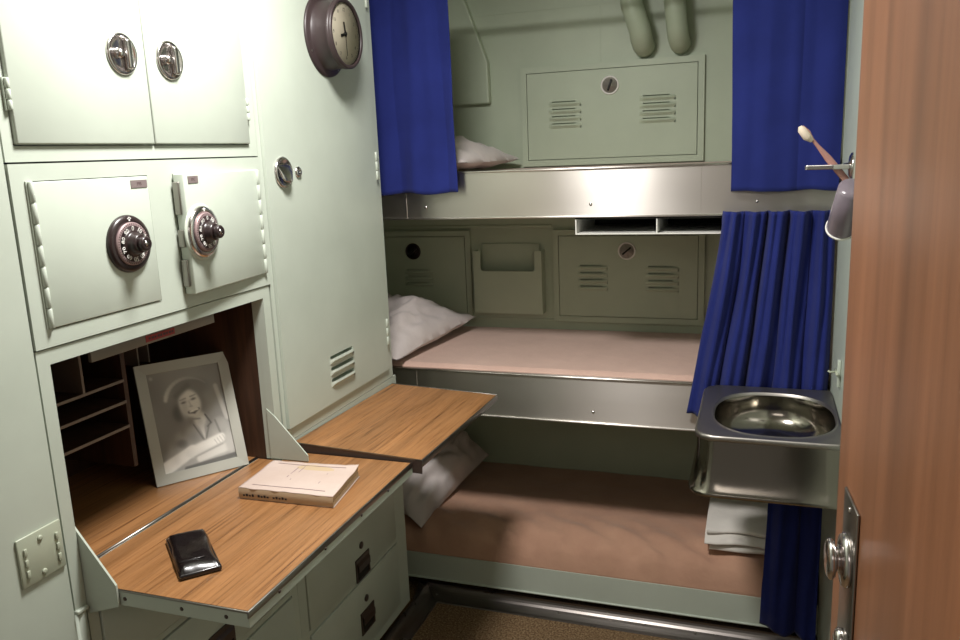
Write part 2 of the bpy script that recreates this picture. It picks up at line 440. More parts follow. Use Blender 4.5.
# fixed board and leaf
MB().box((-0.44, -1.4565, ZT - 0.02), (-0.068, -0.8405, ZT), 'desk').build('writing_board', dk)
leaf = MB(); poly = [(-0.056, -1.449), (0.335, -1.449), (0.335, -0.784), (0.012, -0.784), (0.012, -0.8445), (-0.056, -0.8445)]
leaf.prism(poly, ZT - 0.029, ZT - 0.0015, 'green')
def inset(p, d):  # simple shrink for the laminate
    return [(x0 + (d if x0 < 0 else -d) if abs(x0 - 0.335) < 1e-6 or abs(x0 + 0.056) < 1e-6 else x0, y0 + (d if y0 < -1 else -d)) for x0, y0 in p]
leaf.prism(inset(poly, 0.003), ZT - 0.0014, ZT + 0.0002, 'desk')
lf = leaf.build('drop_leaf', dk)
tr = MB()
tr.box((0.3325, -1.4505, ZT - 0.012), (0.3362, -0.783, ZT + 0.0010), 'trim', 0.0008)
tr.box((-0.02, -1.4505, ZT - 0.003), (0.335, -1.4475, ZT + 0.0010), 'trim', 0.0006)
for yy in (-1.36, -1.2, -1.05, -0.92): tr.lathe([(0.0035, 0), (0.0028, 0.0012), (0, 0.0015)], (0.336, yy, ZT - 0.013), X, 'handle', 12)
for xx in (0.08, 0.20, 0.29): tr.lathe([(0.004, 0), (0.003, 0.0012), (0, 0.0015)], (xx, -1.449, ZT - 0.016), -Y, 'handle', 12)
tr.build('metal_edging', lf)
hg = MB().tube([(-0.062, -1.452, ZT - 0.0005), (-0.062, -0.846, ZT - 0.0005)], 0.0035, 'trim', 10)
hg.box((-0.068, -1.452, ZT - 0.004), (-0.056, -0.846, ZT - 0.0005), 'trim'); hg.build('piano_hinge', dk)
# gussets either side of the opening
for yy in (-1.4525, -0.8395):
    g = MB().prism([(-0.020, 0.965), (0.0, 0.948), (0.085, 0.857 - 0.004), (0.085, 0.838), (-0.020, 0.838)] if yy > -1 else [(-0.021, 0.967), (0.070, 0.846), (0.070, 0.806), (-0.021, 0.775)], yy - 0.003, yy + 0.001, 'green', axis='y')
    lab(g.build('gusset', dk), 'small triangular green side plate')
# pigeonhole shelves on the left, inside
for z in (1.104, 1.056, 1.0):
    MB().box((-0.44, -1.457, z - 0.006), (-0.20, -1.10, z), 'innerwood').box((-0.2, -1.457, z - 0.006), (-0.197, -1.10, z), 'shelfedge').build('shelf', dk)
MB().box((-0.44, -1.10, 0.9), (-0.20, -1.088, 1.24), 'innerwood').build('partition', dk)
MB().box((-0.44, -1.213, 1.104), (-0.1975, -1.207, 1.24), 'shelfedge').build('divider_and_reflection', dk)
for yy in (-0.985, -0.95): MB().box((-0.43, yy, 1.1), (-0.26, yy + 0.004, 1.24), 'shelfedge').build('divider_and_reflection', dk)  # these two thin boards stand in for reflected upright lines, not real partitions
st = MB().box((-0.058, -1.322, 1.206), (-0.050, -0.962, 1.2395), 'strip', 0.001).build('top_strip', dk)
lab(st, 'grey strip under the top of the niche')
rs = MB().box((-0.0500, -1.18, 1.2105), (-0.0494, -1.095, 1.2235), 'red')
for k in range(9): rs.box((-0.0494, -1.172 + k * 0.0085, 1.2145), (-0.0492, -1.167 + k * 0.0085 + 0.0015 * (k % 2), 1.2195), 'labellight')
lab(rs.build('sticker', st), 'small red sticker')

def drawer(parent, y0, y1, z0, z1, hy=None, hz=None, lock=True):
    d = MB().box((-0.018, y0, z0), (0.004, y1, z1), 'green', 0.002).build('drawer', parent)
    hy = (y0 + y1) / 2 if hy is None else hy; hz = (z0 + z1) / 2 if hz is None else hz
    h = MB().holed('x', hy - 0.043, hy + 0.043, hz - 0.036, hz + 0.036, [(hy - 0.037, hy + 0.037, hz - 0.031, hz + 0.022)], 0.0040, 0.0075, 'handle')
    h.box((0.0041, hy - 0.037, hz - 0.031), (0.0046, hy + 0.037, hz + 0.022), 'dark')
    h.prism([(0.0076, hz + 0.024), (0.0135, hz + 0.016), (0.0135, hz - 0.004), (0.011, hz - 0.004), (0.011, hz + 0.013), (0.0076, hz + 0.02)], hy - 0.036, hy + 0.036, 'handle', axis='y')
    h.build('drawer_pull', d)
    if lock:
        k = MB().lathe([(0.011, 0), (0.011, 0.003), (0.008, 0.0045), (0, 0.0045)], (0.004, hy, hz + 0.068), X, 'handle', 20)
        k.build('drawer_lock', d)
    return d
for z0, z1 in ((0.643, 0.782), (0.480, 0.624), (0.083, 0.461)):
    drawer(dk, -1.432, -0.843, z0, z1, -1.125, (0.512 if z0 == 0.480 else (0.70 if z0 > 0.5 else 0.36)), lock=False)

# ------------------------------------------------------------------ tall locker
lk = thing('tall_locker', 'tall pale green metal locker with round clock mounted on its louvred door', 'locker', (-0.3, -0.49, 0.8625))
mb = MB().holed('x', -0.8065, -0.170, 0.8625, 2.392, [(-0.792, -0.2075, 0.894, 2.30)], -0.02, 0.0, 'green')
mb.box((-0.62, -0.8065, 0.8625), (-0.0201, -0.170, 2.392), 'green')
mb.build('locker_case', lk)
lv = [(-0.566, -0.438, z - 0.005, z + 0.006) for z in (1.022, 0.990, 0.958)]
d = MB().holed('x', -0.790, -0.2095, 0.8965, 2.298, lv, -0.014, 0.0075, 'green')
for a, b, z0, z1 in lv:
    n = 10; vs = []
    for i in range(n + 1):
        t = i / n; y_ = a - 0.006 + (b - a + 0.012) * t; e = min(1, min(t, 1 - t) * 8) ** 0.5
        vs += [(0.0075, y_, z0 - 0.012), (0.0075 + 0.009 * e, y_, z0 - 0.002), (0.0075 + 0.007 * e, y_, z0 + 0.004), (0.0075, y_, z0 - 0.0005)]
    d.add(vs, [[4 * i + k, 4 * i + 4 + k, 4 * i + 5 + k, 4 * i + 1 + k] for i in range(n) for k in range(3)], 'green', False)
d = d.build('locker_door', lk)
mb = MB().lathe([(0.037, 0), (0.038, 0.003), (0.034, 0.007), (0.030, 0.006), (0.026, 0.001), (0, 0.0008)], (0.0075, -0.720, 1.5305), X, 'chrome', 40)
cup = mb.build('cup_pull', d)
mb = MB()
mb.grid(lambda u, v: (0.0085 + 0.016 * math.sin(PI * min(1, v * 1.15) * 0.5) * math.sin(PI * u) ** 0.5, -0.720 + 0.028 * math.cos(PI * u + PI) * (1 - 0.15 * v) , 1.5305 + 0.02 - 0.045 * v * math.sin(PI * u) ** 0.3), 16, 8, 'chrome')
mod(mb.build('pull_hood', cup), 'SOLIDIFY', thickness=0.0015)
MB().lathe([(0.014, 0), (0.014, 0.003), (0.010, 0.006), (0.004, 0.006), (0.003, 0.003), (0, 0.003)], (0.0075, -0.652, 1.529), X, 'chrome', 24).build('key_lock', d)
for z in (1.49, 0.975, 1.985): hinge(d, -0.205, z, z + 0.085, 0.0, r=0.006)

# lower drawers under the fold-down table
ld = thing('drawer_cabinet', 'green metal drawer cabinet below the locker, beside the foot of the lowest bunk', 'cabinet', (-0.3, -0.48, 0.0))
mb = MB().holed('x', -0.8125, -0.150, 0.05, 0.8610, [(-0.775, -0.225, 0.32, 0.585), (-0.775, -0.225, 0.08, 0.307), (-0.775, -0.225, 0.60, 0.80)], -0.02, 0.0, 'green')
mb.box((-0.62, -0.8125, 0.05), (-0.0201, -0.150, 0.8610), 'green'); mb.box((-0.5, -0.80, 0.0), (-0.04, -0.16, 0.05), 'dark')
mb.build('cabinet_case', ld)
drawer(ld, -0.772, -0.228, 0.323, 0.582, -0.470, 0.351)
drawer(ld, -0.772, -0.228, 0.083, 0.304, -0.462, 0.172)
drawer(ld, -0.772, -0.228, 0.603, 0.797, -0.470, 0.68)

# small fold-down table in front of the locker
stb = thing('wall_table', 'small teak-topped fold-down table jutting out from the locker, overlapping the desk leaf', 'table', (0.18, -0.48, 0.835))
TT = Matrix.Translation((0.0015, -0.76, 0.8560)) @ Matrix.Rotation(math.radians(2.7), 4, 'Y') @ Matrix.Rotation(math.radians(-1.45), 4, 'X') @ Matrix.Translation((0, 0.76, 0))
tb_ = MB().box((0, -0.775, -0.016), (0.357, -0.185, -0.0008), 'trim', T=TT).box((0.003, -0.7725, -0.0007), (0.3545, -0.1875, 0.0004), 'desk', T=TT)
tb_ = tb_.build('table_top', stb)
e = MB().box((0.3555, -0.777, -0.017), (0.359, -0.183, 0.0012), 'trim', 0.0007, T=TT).box((0, -0.7775, -0.001), (0.358, -0.7745, 0.0012), 'trim', T=TT).box((0, -0.7772, -0.034), (0.358, -0.7747, -0.0011), 'handle', T=TT).box((0, -0.1855, -0.017), (0.358, -0.1825, 0.0012), 'trim', 0.0007, T=TT)
lab(e.build('metal_edging', tb_), 'thin worn metal edging')
br = MB().prism([(0.006, 0.822), (0.22, 0.812), (0.006, 0.66)], -0.245, -0.235, 'green', axis='y').build('bracket', stb)
br = MB().prism([(0.006, 0.822), (0.22, 0.812), (0.006, 0.66)], -0.68, -0.67, 'green', axis='y').build('bracket', stb)

# ------------------------------------------------------------------ clock
ck = thing('wall_clock', 'round brown ship clock with aged cream face, mounted high on the tall locker door', 'clock', (0.0075, -0.452, 1.877))
c = Vector((0.0076, -0.463, 1.877))
mb = MB().lathe([(0.105, 0), (0.105, 0.004), (0.100, 0.007), (0.090, 0.009), (0.087, 0.012), (0.086, 0.050), (0.088, 0.052), (0.088, 0.060)], c, X, 'clockbrown', 64)
for k in range(4):
    a = k * PI / 2 + 0.5; mb.lathe([(0.004, 0), (0.003, 0.002), (0, 0.0025)], c + Vector((0.006, math.cos(a) * 0.095, math.sin(a) * 0.095)), X, 'trim', 10)
mb.build('clock_case', ck)
MB().lathe([(0.088, 0.060), (0.0885, 0.065), (0.086, 0.068), (0.081, 0.068), (0.0785, 0.065), (0.078, 0.060)], c, X, 'clockbrown', 64, capend=False).build('bezel', ck)
fc = MB().lathe([(0.0785, 0.0590), (0.0785, 0.0605), (0, 0.0605)], c, X, 'clockface', 64)
for k in range(12):
    a = 2 * PI * k / 12; T = Matrix.Translation(c + Vector((0.0607, 0, 0))) @ Matrix.Rotation(-a, 4, 'X')
    fc.text(str(12 if k == 0 else k), 0.013, Matrix.Translation(c + Vector((0.0607, math.sin(a) * 0.060, math.cos(a) * 0.060))) @ Matrix(((0, 0, 1, 0), (1, 0, 0, 0), (0, 1, 0, 0), (0, 0, 0, 1))), 'clockbrown', 0.0001)
for k in range(60):
    a = 2 * PI * k / 60; T = Matrix.Translation(c + Vector((0.0606, 0, 0))) @ Matrix.Rotation(-a, 4, 'X')
    fc.box((0, -0.0004, 0.071), (0.0002, 0.0004, 0.075), 'clockbrown', T=T)
fc.build('clock_face', ck)
hd = MB()
for a, l, w in ((math.radians(255), 0.026, 0.0035), (math.radians(-12), 0.030, 0.003), (math.radians(178), 0.055, 0.0008)):
    T = Matrix.Translation(c + Vector((0.0622, 0, 0))) @ Matrix.Rotation(-a, 4, 'X')
    hd.box((0, -w, -0.008), (0.0008, w, l), 'black', T=T)
hd.lathe([(0.006, 0.061), (0.005, 0.0645), (0, 0.0645)], c, X, 'black', 16)
hd.build('clock_hands', ck)
MB().lathe([(0.0785, 0.0650), (0.0, 0.0660)], c, X, 'glass', 48, capend=False).build('clock_glass', ck)

# ------------------------------------------------------------------ bunks
def bunk(label, z0, z1, m, name='bunk', front=None):
    t = thing(name, label, 'bunk', (0.4, 0.3, z0), 'bunks stacked three high')
    x0, x1 = -0.66, W - 0.002
    mb = MB().box((x0, 0.0, z0), (x1, 0.004, z1 - (0.001 if m == 'steel' else 0)), m)
    if m == 'steel': mb.box((x0, -0.006, z1 - 0.006), (x1, 0.014, z1), m, 0.002)
    mb.box((x0, -0.005, z0), (x1, 0.03, z0 + 0.006), m, 0.002)
    if m == 'steel':
        for xs in (0.006, 0.944): mb.box((xs, -0.0022, z0 + 0.006), (xs + 0.0015, 0.0, z1 - 0.006), m)
        for xs in (0.075, 0.62, 1.1): mb.lathe([(0.005, 0), (0.004, 0.002), (0, 0.0025)], (xs, 0, z0 + 0.04), -Y, 'chrome', 12)
    lab(mb.build('bunk_rail', t), 'brushed stainless steel front rail' if m == 'steel' else 'pale green painted front board')
    MB().box((x0, 0.0045, z0 + 0.01), (x1, YB - 0.002, z0 + 0.03), 'green2').build('bunk_base', t)
    return t
bunk('top bunk with a polished steel front rail between the short blue curtains', 1.3515, 1.503, 'steel')
bunk('middle bunk with a steel front rail and a pinkish flat mattress', 0.6875, 0.8435, 'steel')
bunk('lowest bunk with a pale green painted front board just above the carpet', 0.052, 0.150, 'green')

def mattress(name, label, z0, z1, m, wr=0.0, edge=0.02, front=0.016, zfront=None):
    x0, x1, y0, y1 = -0.64, W - 0.006, front, YB - 0.004
    nx, ny = 150, 50
    def fn(u, v):
        x = x0 + (x1 - x0) * u; y = y0 + (y1 - y0) * v
        e = min(1.0, (y - y0) / edge) if edge > 0 else 1
        z = z1 - (1 - math.sqrt(max(0, 1 - (1 - e) ** 2))) * ((z1 - zfront) if zfront else edge)
        if wr:
            k = math.exp(-((y - y0) / 0.10)) * min(1, (y - y0) / 0.02)
            z += wr * k * (math.sin(x * 38 + y * 60 + 2 * noise.noise(Vector((x * 6, y * 6, 0)))) + 1.4 * noise.noise(Vector((x * 14, y * 22, 3))))
            z += wr * 1.2 * math.exp(-((y - y0) / 0.05)) * min(1, (y - y0) / 0.01) * abs(noise.noise(Vector((x * 11 + y * 25, y * 8, 9)))) ** 0.7 * 1.6
            z += wr * 0.5 * noise.noise(Vector((x * 5, y * 5, 1)))
        return Vector((x, y, z))
    mb = MB().grid(fn, nx, ny, m)
    # sides
    vs = []; fs = []
    for i in range(nx + 1):
        a = fn(i / nx, 0); vs += [a, Vector((a.x, a.y, z0))]
    mb.add(vs, [[2 * i, 2 * i + 1, 2 * i + 3, 2 * i + 2] for i in range(nx)], m, True)
    mb.add([fn(0, 0), fn(0, 1), (x0, y1, z0), (x0, y0, z0), fn(1, 0), fn(1, 1), (x1, y1, z0), (x1, y0, z0)], [[0, 1, 2, 3], [5, 4, 7, 6], [3, 2, 6, 7], [1, 5, 6, 2]], m)
    return tag(mb.build(name, None, (0.4, 0.3, z0)), label, 'mattress', 'mattresses on the bunks')
mattress('mattress', 'thin mattress on the top bunk, hidden behind its steel rail', 1.385, 1.495, 'mattress')
mattress('mattress', 'flat pinkish-tan mattress on the middle bunk', 0.720, 0.856, 'mattress', wr=0.0008, edge=0.012)
mattress('mattress', 'brown-tan blanket-covered mattress with a rumpled front edge on the lowest bunk', 0.084, 0.262, 'mattress2', wr=0.012, edge=0.13, front=0.006, zfront=0.1535)

def pillow(name, label, C, ux, uy, uz, hx, hy, hz, seed, sag=None):
    """C centre, ux/uy/uz axes; half sizes; pinched corners"""
    ux, uy = Vector(ux).normalized(), Vector(uy).normalized(); uz = ux.cross(uy).normalized(); uy = uz.cross(ux).normalized()
    C = Vector(C); mb = MB(); n = 44
    def surf(sgn):
        def fn(u, v):
            a, b = 2 * u - 1, 2 * v - 1
            prof = (max(0, 1 - abs(a) ** 2.6) ** 0.6) * (max(0, 1 - abs(b) ** 2.6) ** 0.6)
            pin = 1 - 0.03 * (1 - abs(b) ** 3) * 1.0; pin2 = 1 - 0.03 * (1 - abs(a) ** 3)
            p = Vector((a * hx * pin, b * hy * pin2, 0))
            w = noise.noise(Vector((a * 2.2 + seed, b * 2.8, sgn * 0.6))) * 0.18 + noise.noise(Vector((a * 6 + seed, b * 5, sgn))) * 0.12 - 0.10 * abs(noise.noise(Vector((a * 3 + b * 2 + seed, b * 3 - a, 7))))
            cr = 0.05 * math.sin((a * 5 + b * 9) + 3 * noise.noise(Vector((a * 2, b * 2, seed)))) * (abs(a * b) ** 0.7)
            h = sgn * hz * prof * (1 + w * 1.6) + hz * (cr + 0.15 * w) * (1 if abs(a) < 1 else 1)
            if sgn < 0: h *= 0.55
            q = C + ux * p.x + uy * p.y + uz * h
            if sag: q = sag(q, a, b)
            return q
        return fn
    mb.grid(surf(1), n, n, 'pillow'); mb.grid(surf(-1), n, n, 'pillow')
    o = mb.build(name, None, tuple(C - Vector((0, 0, hz * 0.5))))
    bm = bmesh.new(); bm.from_mesh(o.data); bmesh.ops.remove_doubles(bm, verts=bm.verts[:], dist=0.0008); bmesh.ops.recalc_face_normals(bm, faces=bm.faces[:]); bm.to_mesh(o.data); bm.free()
    for p in o.data.polygons: p.use_smooth = True
    return tag(o, label, 'pillow', 'pillows at the left ends of the bunks')
pillow('pillow', 'grey-white pillow on the middle bunk, its near corner hanging by the locker edge', (-0.218, 0.272, 0.912), (1, -0.14, -0.06), (0.15, 1, 0.05), None, 0.22, 0.295, 0.098, 1.3)
pillow('pillow', 'shaded grey pillow on the lowest bunk, slumped under the fold-down table', (-0.135, 0.285, 0.390), (1, -0.06, -0.66), (0.12, 1, 0.22), None, 0.195, 0.265, 0.12, 4.1)
pillow('pillow', 'pillow on the top bunk, only its pointed corner showing past the blue curtain', (-0.02, 0.315, 1.552), (1, -0.05, -0.10), (0.06, 1, 0), None, 0.24, 0.27, 0.075, 8.4)

# ------------------------------------------------------------------ locker doors let into the wall behind the bunks
def y_louvres(mb, x0, x1, zs, y, m):
    for z in zs:
        n = 20; vs = []
        for i in range(n + 1):
            t = i / n; x_ = x0 - 0.004 + (x1 - x0 + 0.008) * t; e = math.sin(min(1, min(t, 1 - t) * 5) * PI / 2) * 0.85
            vs += [(x_, y, z - 0.015), (x_, y - 0.009 * e, z - 0.005), (x_, y - 0.006 * e, z + 0.001), (x_, y, z - 0.003)]
        mb.add(vs, [[4 * i + k, 4 * i + 1 + k, 4 * i + 5 + k, 4 * i + 4 + k] for i in range(n) for k in range(3)], m)
def bunk_locker(label, x0, x1, z0, z1, lx, lz, lou, lockm='chrome'):
    t = thing('bunk_locker', label, 'locker', ((x0 + x1) / 2, YB, z0), 'lockers in the wall behind the bunks')
    yf = YB - 0.016
    fr = MB().holed('y', x0 - 0.022, x1 + 0.022, z0 - 0.022, z1 + 0.022, [(x0, x1, z0, z1)], YB - 0.0005, yf, 'green2').build('locker_frame', t)
    holes = [(a + 0.008, b - 0.018, z - 0.001, z + 0.005) for a, b, zs in lou for z in zs]
    d = MB().holed('y', x0 + 0.0025, x1 - 0.0025, z0 + 0.0025, z1 - 0.0025, holes, YB - 0.002, yf - 0.001, 'green2')
    for a, b, zs in lou: y_louvres(d, a, b, zs, yf - 0.001, 'green2')
    d = d.build('locker_door', t)
    cc = (lx, yf - 0.001, lz)
    k = MB().lathe([(0.034, 0), (0.034, 0.003), (0.030, 0.005), (0.028, 0.003)], cc, -Y, 'white' if lockm == 'chrome' else lockm, 36, capend=False).lathe([(0.028, 0.003), (0.026, 0.002), (0.022, 0.0012), (0, 0.001)], cc, -Y, 'satin' if lockm == 'chrome' else lockm, 36).build('lock_plate', d)
    T = Matrix.Translation(cc) @ Matrix.Rotation(math.radians(20 if lz > 1.5 else 50), 4, 'Y')
    MB().box((-0.0035, -0.012, -0.021), (0.0035, -0.001, 0.021), 'black' if lockm == 'chrome' else 'bake', 0.0015, T=T).build('lock_grip', k)
    return t
rows = lambda zt, n=4, s=0.0265: [zt - s * i for i in range(n)]
bunk_locker('louvred green locker door behind the top bunk, with a bright round lock', 0.257, 0.889, 1.522, 1.845, 0.575, 1.784, [(0.347, 0.463, rows(1.732)), (0.687, 0.808, rows(1.735))])
bunk_locker('louvred green locker door behind the middle bunk, right of the open wall pocket', 0.368, 0.899, 0.913, 1.232, 0.635, 1.173, [(0.447, 0.558, rows(1.112)), (0.709, 0.826, rows(1.110))])
bunk_locker('shaded green locker door with a dark lock above the middle bunk pillow', -0.50, -0.020, 0.913, 1.232, -0.250, 1.170, [(-0.29, -0.17, rows(1.09, 3))], 'bake')
# plate seams on the wall
sm = MB().box((0.0, YB - 0.002, 2.07), (0.60, YB, 2.076), 'green2').box((0.535, YB - 0.002, 1.87), (0.540, YB, 2.07), 'green2').box((-0.66, YB - 0.003, 0.885), (W - 0.001, YB, 0.897), 'green2', 0.001).box((0.955, YB - 0.004, 0.9), (W - 0.001, YB, 1.30), 'green2', 0.001).box((-0.62, YB - 0.004, 1.262), (0.34, YB, 1.274), 'green2', 0.001)
struct(sm.build('trim_4'))

# wall pocket
pk = MB()
poly = [(0.027, 0.925), (0.309, 0.925), (0.309, 1.176), (0.281, 1.176), (0.281, 1.104), (0.274, 1.096), (0.064, 1.096), (0.057, 1.104), (0.057, 1.176), (0.027, 1.176)]
pk.prism(poly, 0.570, 0.573, 'green2', axis='y')
pk.box((0.027, 0.573, 0.925), (0.030, YB - 0.0005, 1.176), 'green2').box((0.306, 0.573, 0.925), (0.309, YB - 0.0005, 1.176), 'green2').box((0.030, 0.573, 0.925), (0.306, YB - 0.0005, 0.928), 'green2')
pk.box((0.05, YB - 0.006, 0.928), (0.29, YB - 0.0005, 1.20), 'green2')
tag(pk.build('wall_pocket', None, (0.168, YB, 0.925)), 'open-topped green metal magazine pocket with a notched front on the wall behind the middle bunk', 'holder')

# tray slung under the top bunk
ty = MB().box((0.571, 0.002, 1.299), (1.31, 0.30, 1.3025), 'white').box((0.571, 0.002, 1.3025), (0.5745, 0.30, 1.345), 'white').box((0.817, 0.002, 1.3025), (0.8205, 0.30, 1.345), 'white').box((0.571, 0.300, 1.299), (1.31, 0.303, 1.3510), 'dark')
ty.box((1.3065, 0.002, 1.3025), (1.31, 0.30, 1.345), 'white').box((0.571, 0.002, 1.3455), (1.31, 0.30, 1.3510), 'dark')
tag(ty.build('under_bunk_tray', None, (0.9, 0.15, 1.299)), 'shallow white-edged divided tray slung beneath the top bunk rail', 'tray')

# ------------------------------------------------------------------ curtains
def curtain(label, top, bot, n, amp_t, amp_b, seed, y0=-0.03, nu=140, nv=50, hem=0.0, sway=None):
    """top/bot: (x0,x1,z)"""
    def fn(u, v):
        xa = top[0] + (bot[0] - top[0]) * (v ** 1.1); xb = top[1] + (bot[1] - top[1]) * v
        uu = u + 0.012 * noise.noise(Vector((u * 9, v * 2, seed)))
        uu = min(1, max(0, uu))
        ph = n * 2 * PI * (u + 0.035 * noise.noise(Vector((u * 5, v * 1.3, seed + 5))))
        amp = amp_t + (amp_b - amp_t) * v
        s = 1 - 2 * abs(math.sin(ph / 2)) ** 0.8 + 0.3 * math.sin(2.3 * ph + seed + 2 * v)
        s += 0.9 * noise.noise(Vector((u * 6, v * 2.2, seed)))
        y = y0 + amp * s
        z = top[2] + (bot[2] - top[2]) * v
        z += (hem * noise.noise(Vector((u * 4, seed, 0))) + 0.35 * amp * math.sin(ph + 0.6)) * v
        if sway: 
            p = sway(Vector((xa + (xb - xa) * uu, y, z)), u, v); return p
        return Vector((xa + (xb - xa) * uu, y, z))
    mb = MB().grid(fn, nu, nv, 'curtain')
    o = mb.build('curtain', None, ((top[0] + top[1]) / 2, y0, bot[2]))
    mod(o, 'SOLIDIFY', thickness=0.0022)
    return tag(o, label, 'curtain', 'navy bunk curtains')
curtain('short blue curtain on the left of the top bunk, beside the locker door', (-0.33, 0.196, 2.12), (-0.33, 0.204, 1.437), 3.2, 0.006, 0.008, 1.0, -0.030, hem=0.004)
curtain('short blue curtain on the right of the top bunk, behind the toothbrush', (1.024, W - 0.004, 2.12), (1.029, W - 0.006, 1.421), 1.6, 0.006, 0.008, 2.0, -0.034, hem=0.004)
curtain('gathered blue curtain flaring down across the right end of the middle bunk, behind the sink', (1.010, 1.306, 1.366), (0.915, 1.309, 0.748), 5.0, 0.024, 0.020, 3.0, -0.035, nu=260, hem=0.01)
def low(p, u, v):
    if v > 0.9: p.y += 0.02 * (v - 0.9) * 10 * math.cos(u * PI)
    p.x += 0.014 * math.sin(v * PI) * (0.5 - u) * -0.4
    return p
curtain('narrow blue curtain hanging below the sink, down past the lowest bunk board', (1.165, 1.300, 0.70), (1.145, 1.300, 0.10), 1.6, 0.016, 0.013, 4.0, -0.095, hem=0.006, sway=low)
# curtain hooks and rods
rod = MB().tube([(-0.6, -0.03, 2.13), (W - 0.001, -0.03, 2.13)], 0.006, 'trim', 10)
tag(rod.build('curtain_rod', None, (0.4, -0.03, 2.13)), 'thin metal rod above the top bunk carrying the short blue curtains', 'rod')
for k, (px, z) in enumerate([(1.045, 1.345), (1.095, 1.347), (1.145, 1.347), (1.2, 1.347), (1.25, 1.347), (1.29, 1.347)]):
    h = MB().tube([(px, -0.008, z + 0.015), (px, -0.016, z + 0.012), (px, -0.02, z), (px, -0.016, z - 0.012), (px, -0.006, z - 0.010)], 0.0014, 'trim', 6)
    tag(h.build('curtain_hook', None, (px, -0.008, z)), 'tiny metal hook under the top steel rail holding the gathered middle-bunk curtain', 'hook', 'curtain hooks under the top rail')

# ------------------------------------------------------------------ folded bedding
def folded(mb, x0, x1, y0, y1, z0, z1, m, seed):
    h = (z1 - z0)
    def fn(u, v):
        t = 2 * PI * u; sx = math.copysign(abs(math.cos(t)) ** 0.25, math.cos(t)); sz = math.copysign(abs(math.sin(t)) ** 0.7, math.sin(t))
        y = (y0 + y1) / 2 + (y1 - y0) / 2 * sx; z = (z0 + z1) / 2 + h / 2 * sz
        x = x0 + (x1 - x0) * v
        z += 0.007 * noise.noise(Vector((x * 12, y * 14, seed))) if z > (z0 + z1) / 2 else 0
        y += 0.022 * noise.noise(Vector((x * 7, z * 9, seed + 3)))
        return Vector((x, y, z))
    mb.grid(fn, 40, 20, m)
    for v in (0, 1): mb.add([fn(i / 40, v) for i in range(40)], [list(range(40))[::(1 if v else -1)]], m)
mb = MB()
folded(mb, 0.985, 1.285, 0.055, 0.40, 0.262, 0.290, 'towel', 1)
folded(mb, 0.970, 1.290, 0.050, 0.42, 0.2895, 0.312, 'towel', 2)
folded(mb, 0.975, 1.288, 0.065, 0.43, 0.3115, 0.336, 'towel', 3)
for v in mb.v: v.z += 0.010 - 0.014 * max(0, (0.13 - v.y) / 0.1)
tag(mb.build('folded_sheet', None, (1.13, 0.23, 0.262)), 'folded white cotton sheet stacked at the right end of the lowest bunk', 'bedding')

# ------------------------------------------------------------------ pipes and duct at the top
def pipe(label, x0, x1, r):
    k_ = (x1 - x0) * 0.5
    pts = [(x0 - k_ * 1.25, 0.52, 2.392), (x0, 0.52, 2.19), (x0 + (x1 - x0) * 0.5, 0.52, 2.04), (x1, 0.525, 1.955), (x1 + 0.002, 0.545, 1.928), (x1 + 0.004, 0.585, 1.912), (x1 + 0.004, YB - 0.001, 1.910)]
    tag(MB().tube(pts, r, 'green2', 24).build('pipe', None, (x1, 0.55, 1.88)), label, 'pipe', 'pipes entering the back wall')
pipe('green painted pipe slanting down into the back wall, left of the pair', 0.64, 0.696, 0.038)
pipe('green painted pipe dropping into the back wall, right of the pair', 0.805, 0.822, 0.036)
du = MB().prism([(-0.66, 2.392), (-0.07, 2.392), (0.005, 2.19), (0.110, 1.90), (0.112, 1.745), (-0.66, 1.745)], 0.59, YB - 0.0005, 'green2', axis='y', bev=0.006)
tag(du.build('air_duct', None, (-0.2, 0.6, 1.74)), 'sloping green metal duct casing above the top bunk, behind the left curtain', 'duct')

# ------------------------------------------------------------------ sink
sk = thing('wall_sink', 'stainless steel wall-hung washbasin with rounded corners, on the right below the blue curtain', 'sink', (1.2, -0.28, 0.69))
SZ = 0.862; sx0, sx1, sy0, sy1 = 0.970, W - 0.0015, -0.515, -0.070
def rrect(x0, x1, y0, y1, r, k=8, sq=None):
    pts = []
    for cx, cy, a0, rr in ((x1, y1, 0, 0.002), (x0 + r, y1 - r, 90, r), (x0 + r, y0 + r, 180, r), (x1, y0, 270, 0.002)):
        if rr < 0.01: pts.append((cx, cy)); continue
        for i in range(k + 1):
            a = math.radians(a0 + 90 * i / k); pts.append((cx + r * math.cos(a), cy + r * math.sin(a)))
    return pts
N = 64
def resample(pts, n):
    pts = [Vector((a, b, 0)) for a, b in pts]; L = [0]
    for i in range(len(pts)): L.append(L[-1] + (pts[(i + 1) % len(pts)] - pts[i]).length)
    out = []
    for k in range(n):
        t = L[-1] * k / n; i = max(j for j in range(len(pts)) if L[j] <= t + 1e-9)
        f = (t - L[i]) / max(1e-9, L[i + 1] - L[i]); out.append(pts[i].lerp(pts[(i + 1) % len(pts)], f))
    return out
def loop_by_angle(x0, x1, y0, y1, r, cx, cy):
    """outline points at equal angles about (cx,cy)"""
    P = rrect(x0, x1, y0, y1, r, 12); out = []
    for k in range(N):
        a = 2 * PI * k / N; d = (math.cos(a), math.sin(a)); best = None
        for i in range(len(P)):
            ax, ay = P[i]; bx, by = P[(i + 1) % len(P)]
            ex, ey = bx - ax, by - ay; den = d[0] * ey - d[1] * ex
            if abs(den) < 1e-12: continue
            t = ((ax - cx) * ey - (ay - cy) * ex) / den; s_ = ((ax - cx) * d[1] - (ay - cy) * d[0]) / den
            if t > 0 and -1e-6 <= s_ <= 1 + 1e-6 and (best is None or t > best): best = t
        out.append(Vector((cx + d[0] * best, cy + d[1] * best, 0)))
    return out
bcx, bcy, brx, bry = 1.158, -0.300, 0.150, 0.182
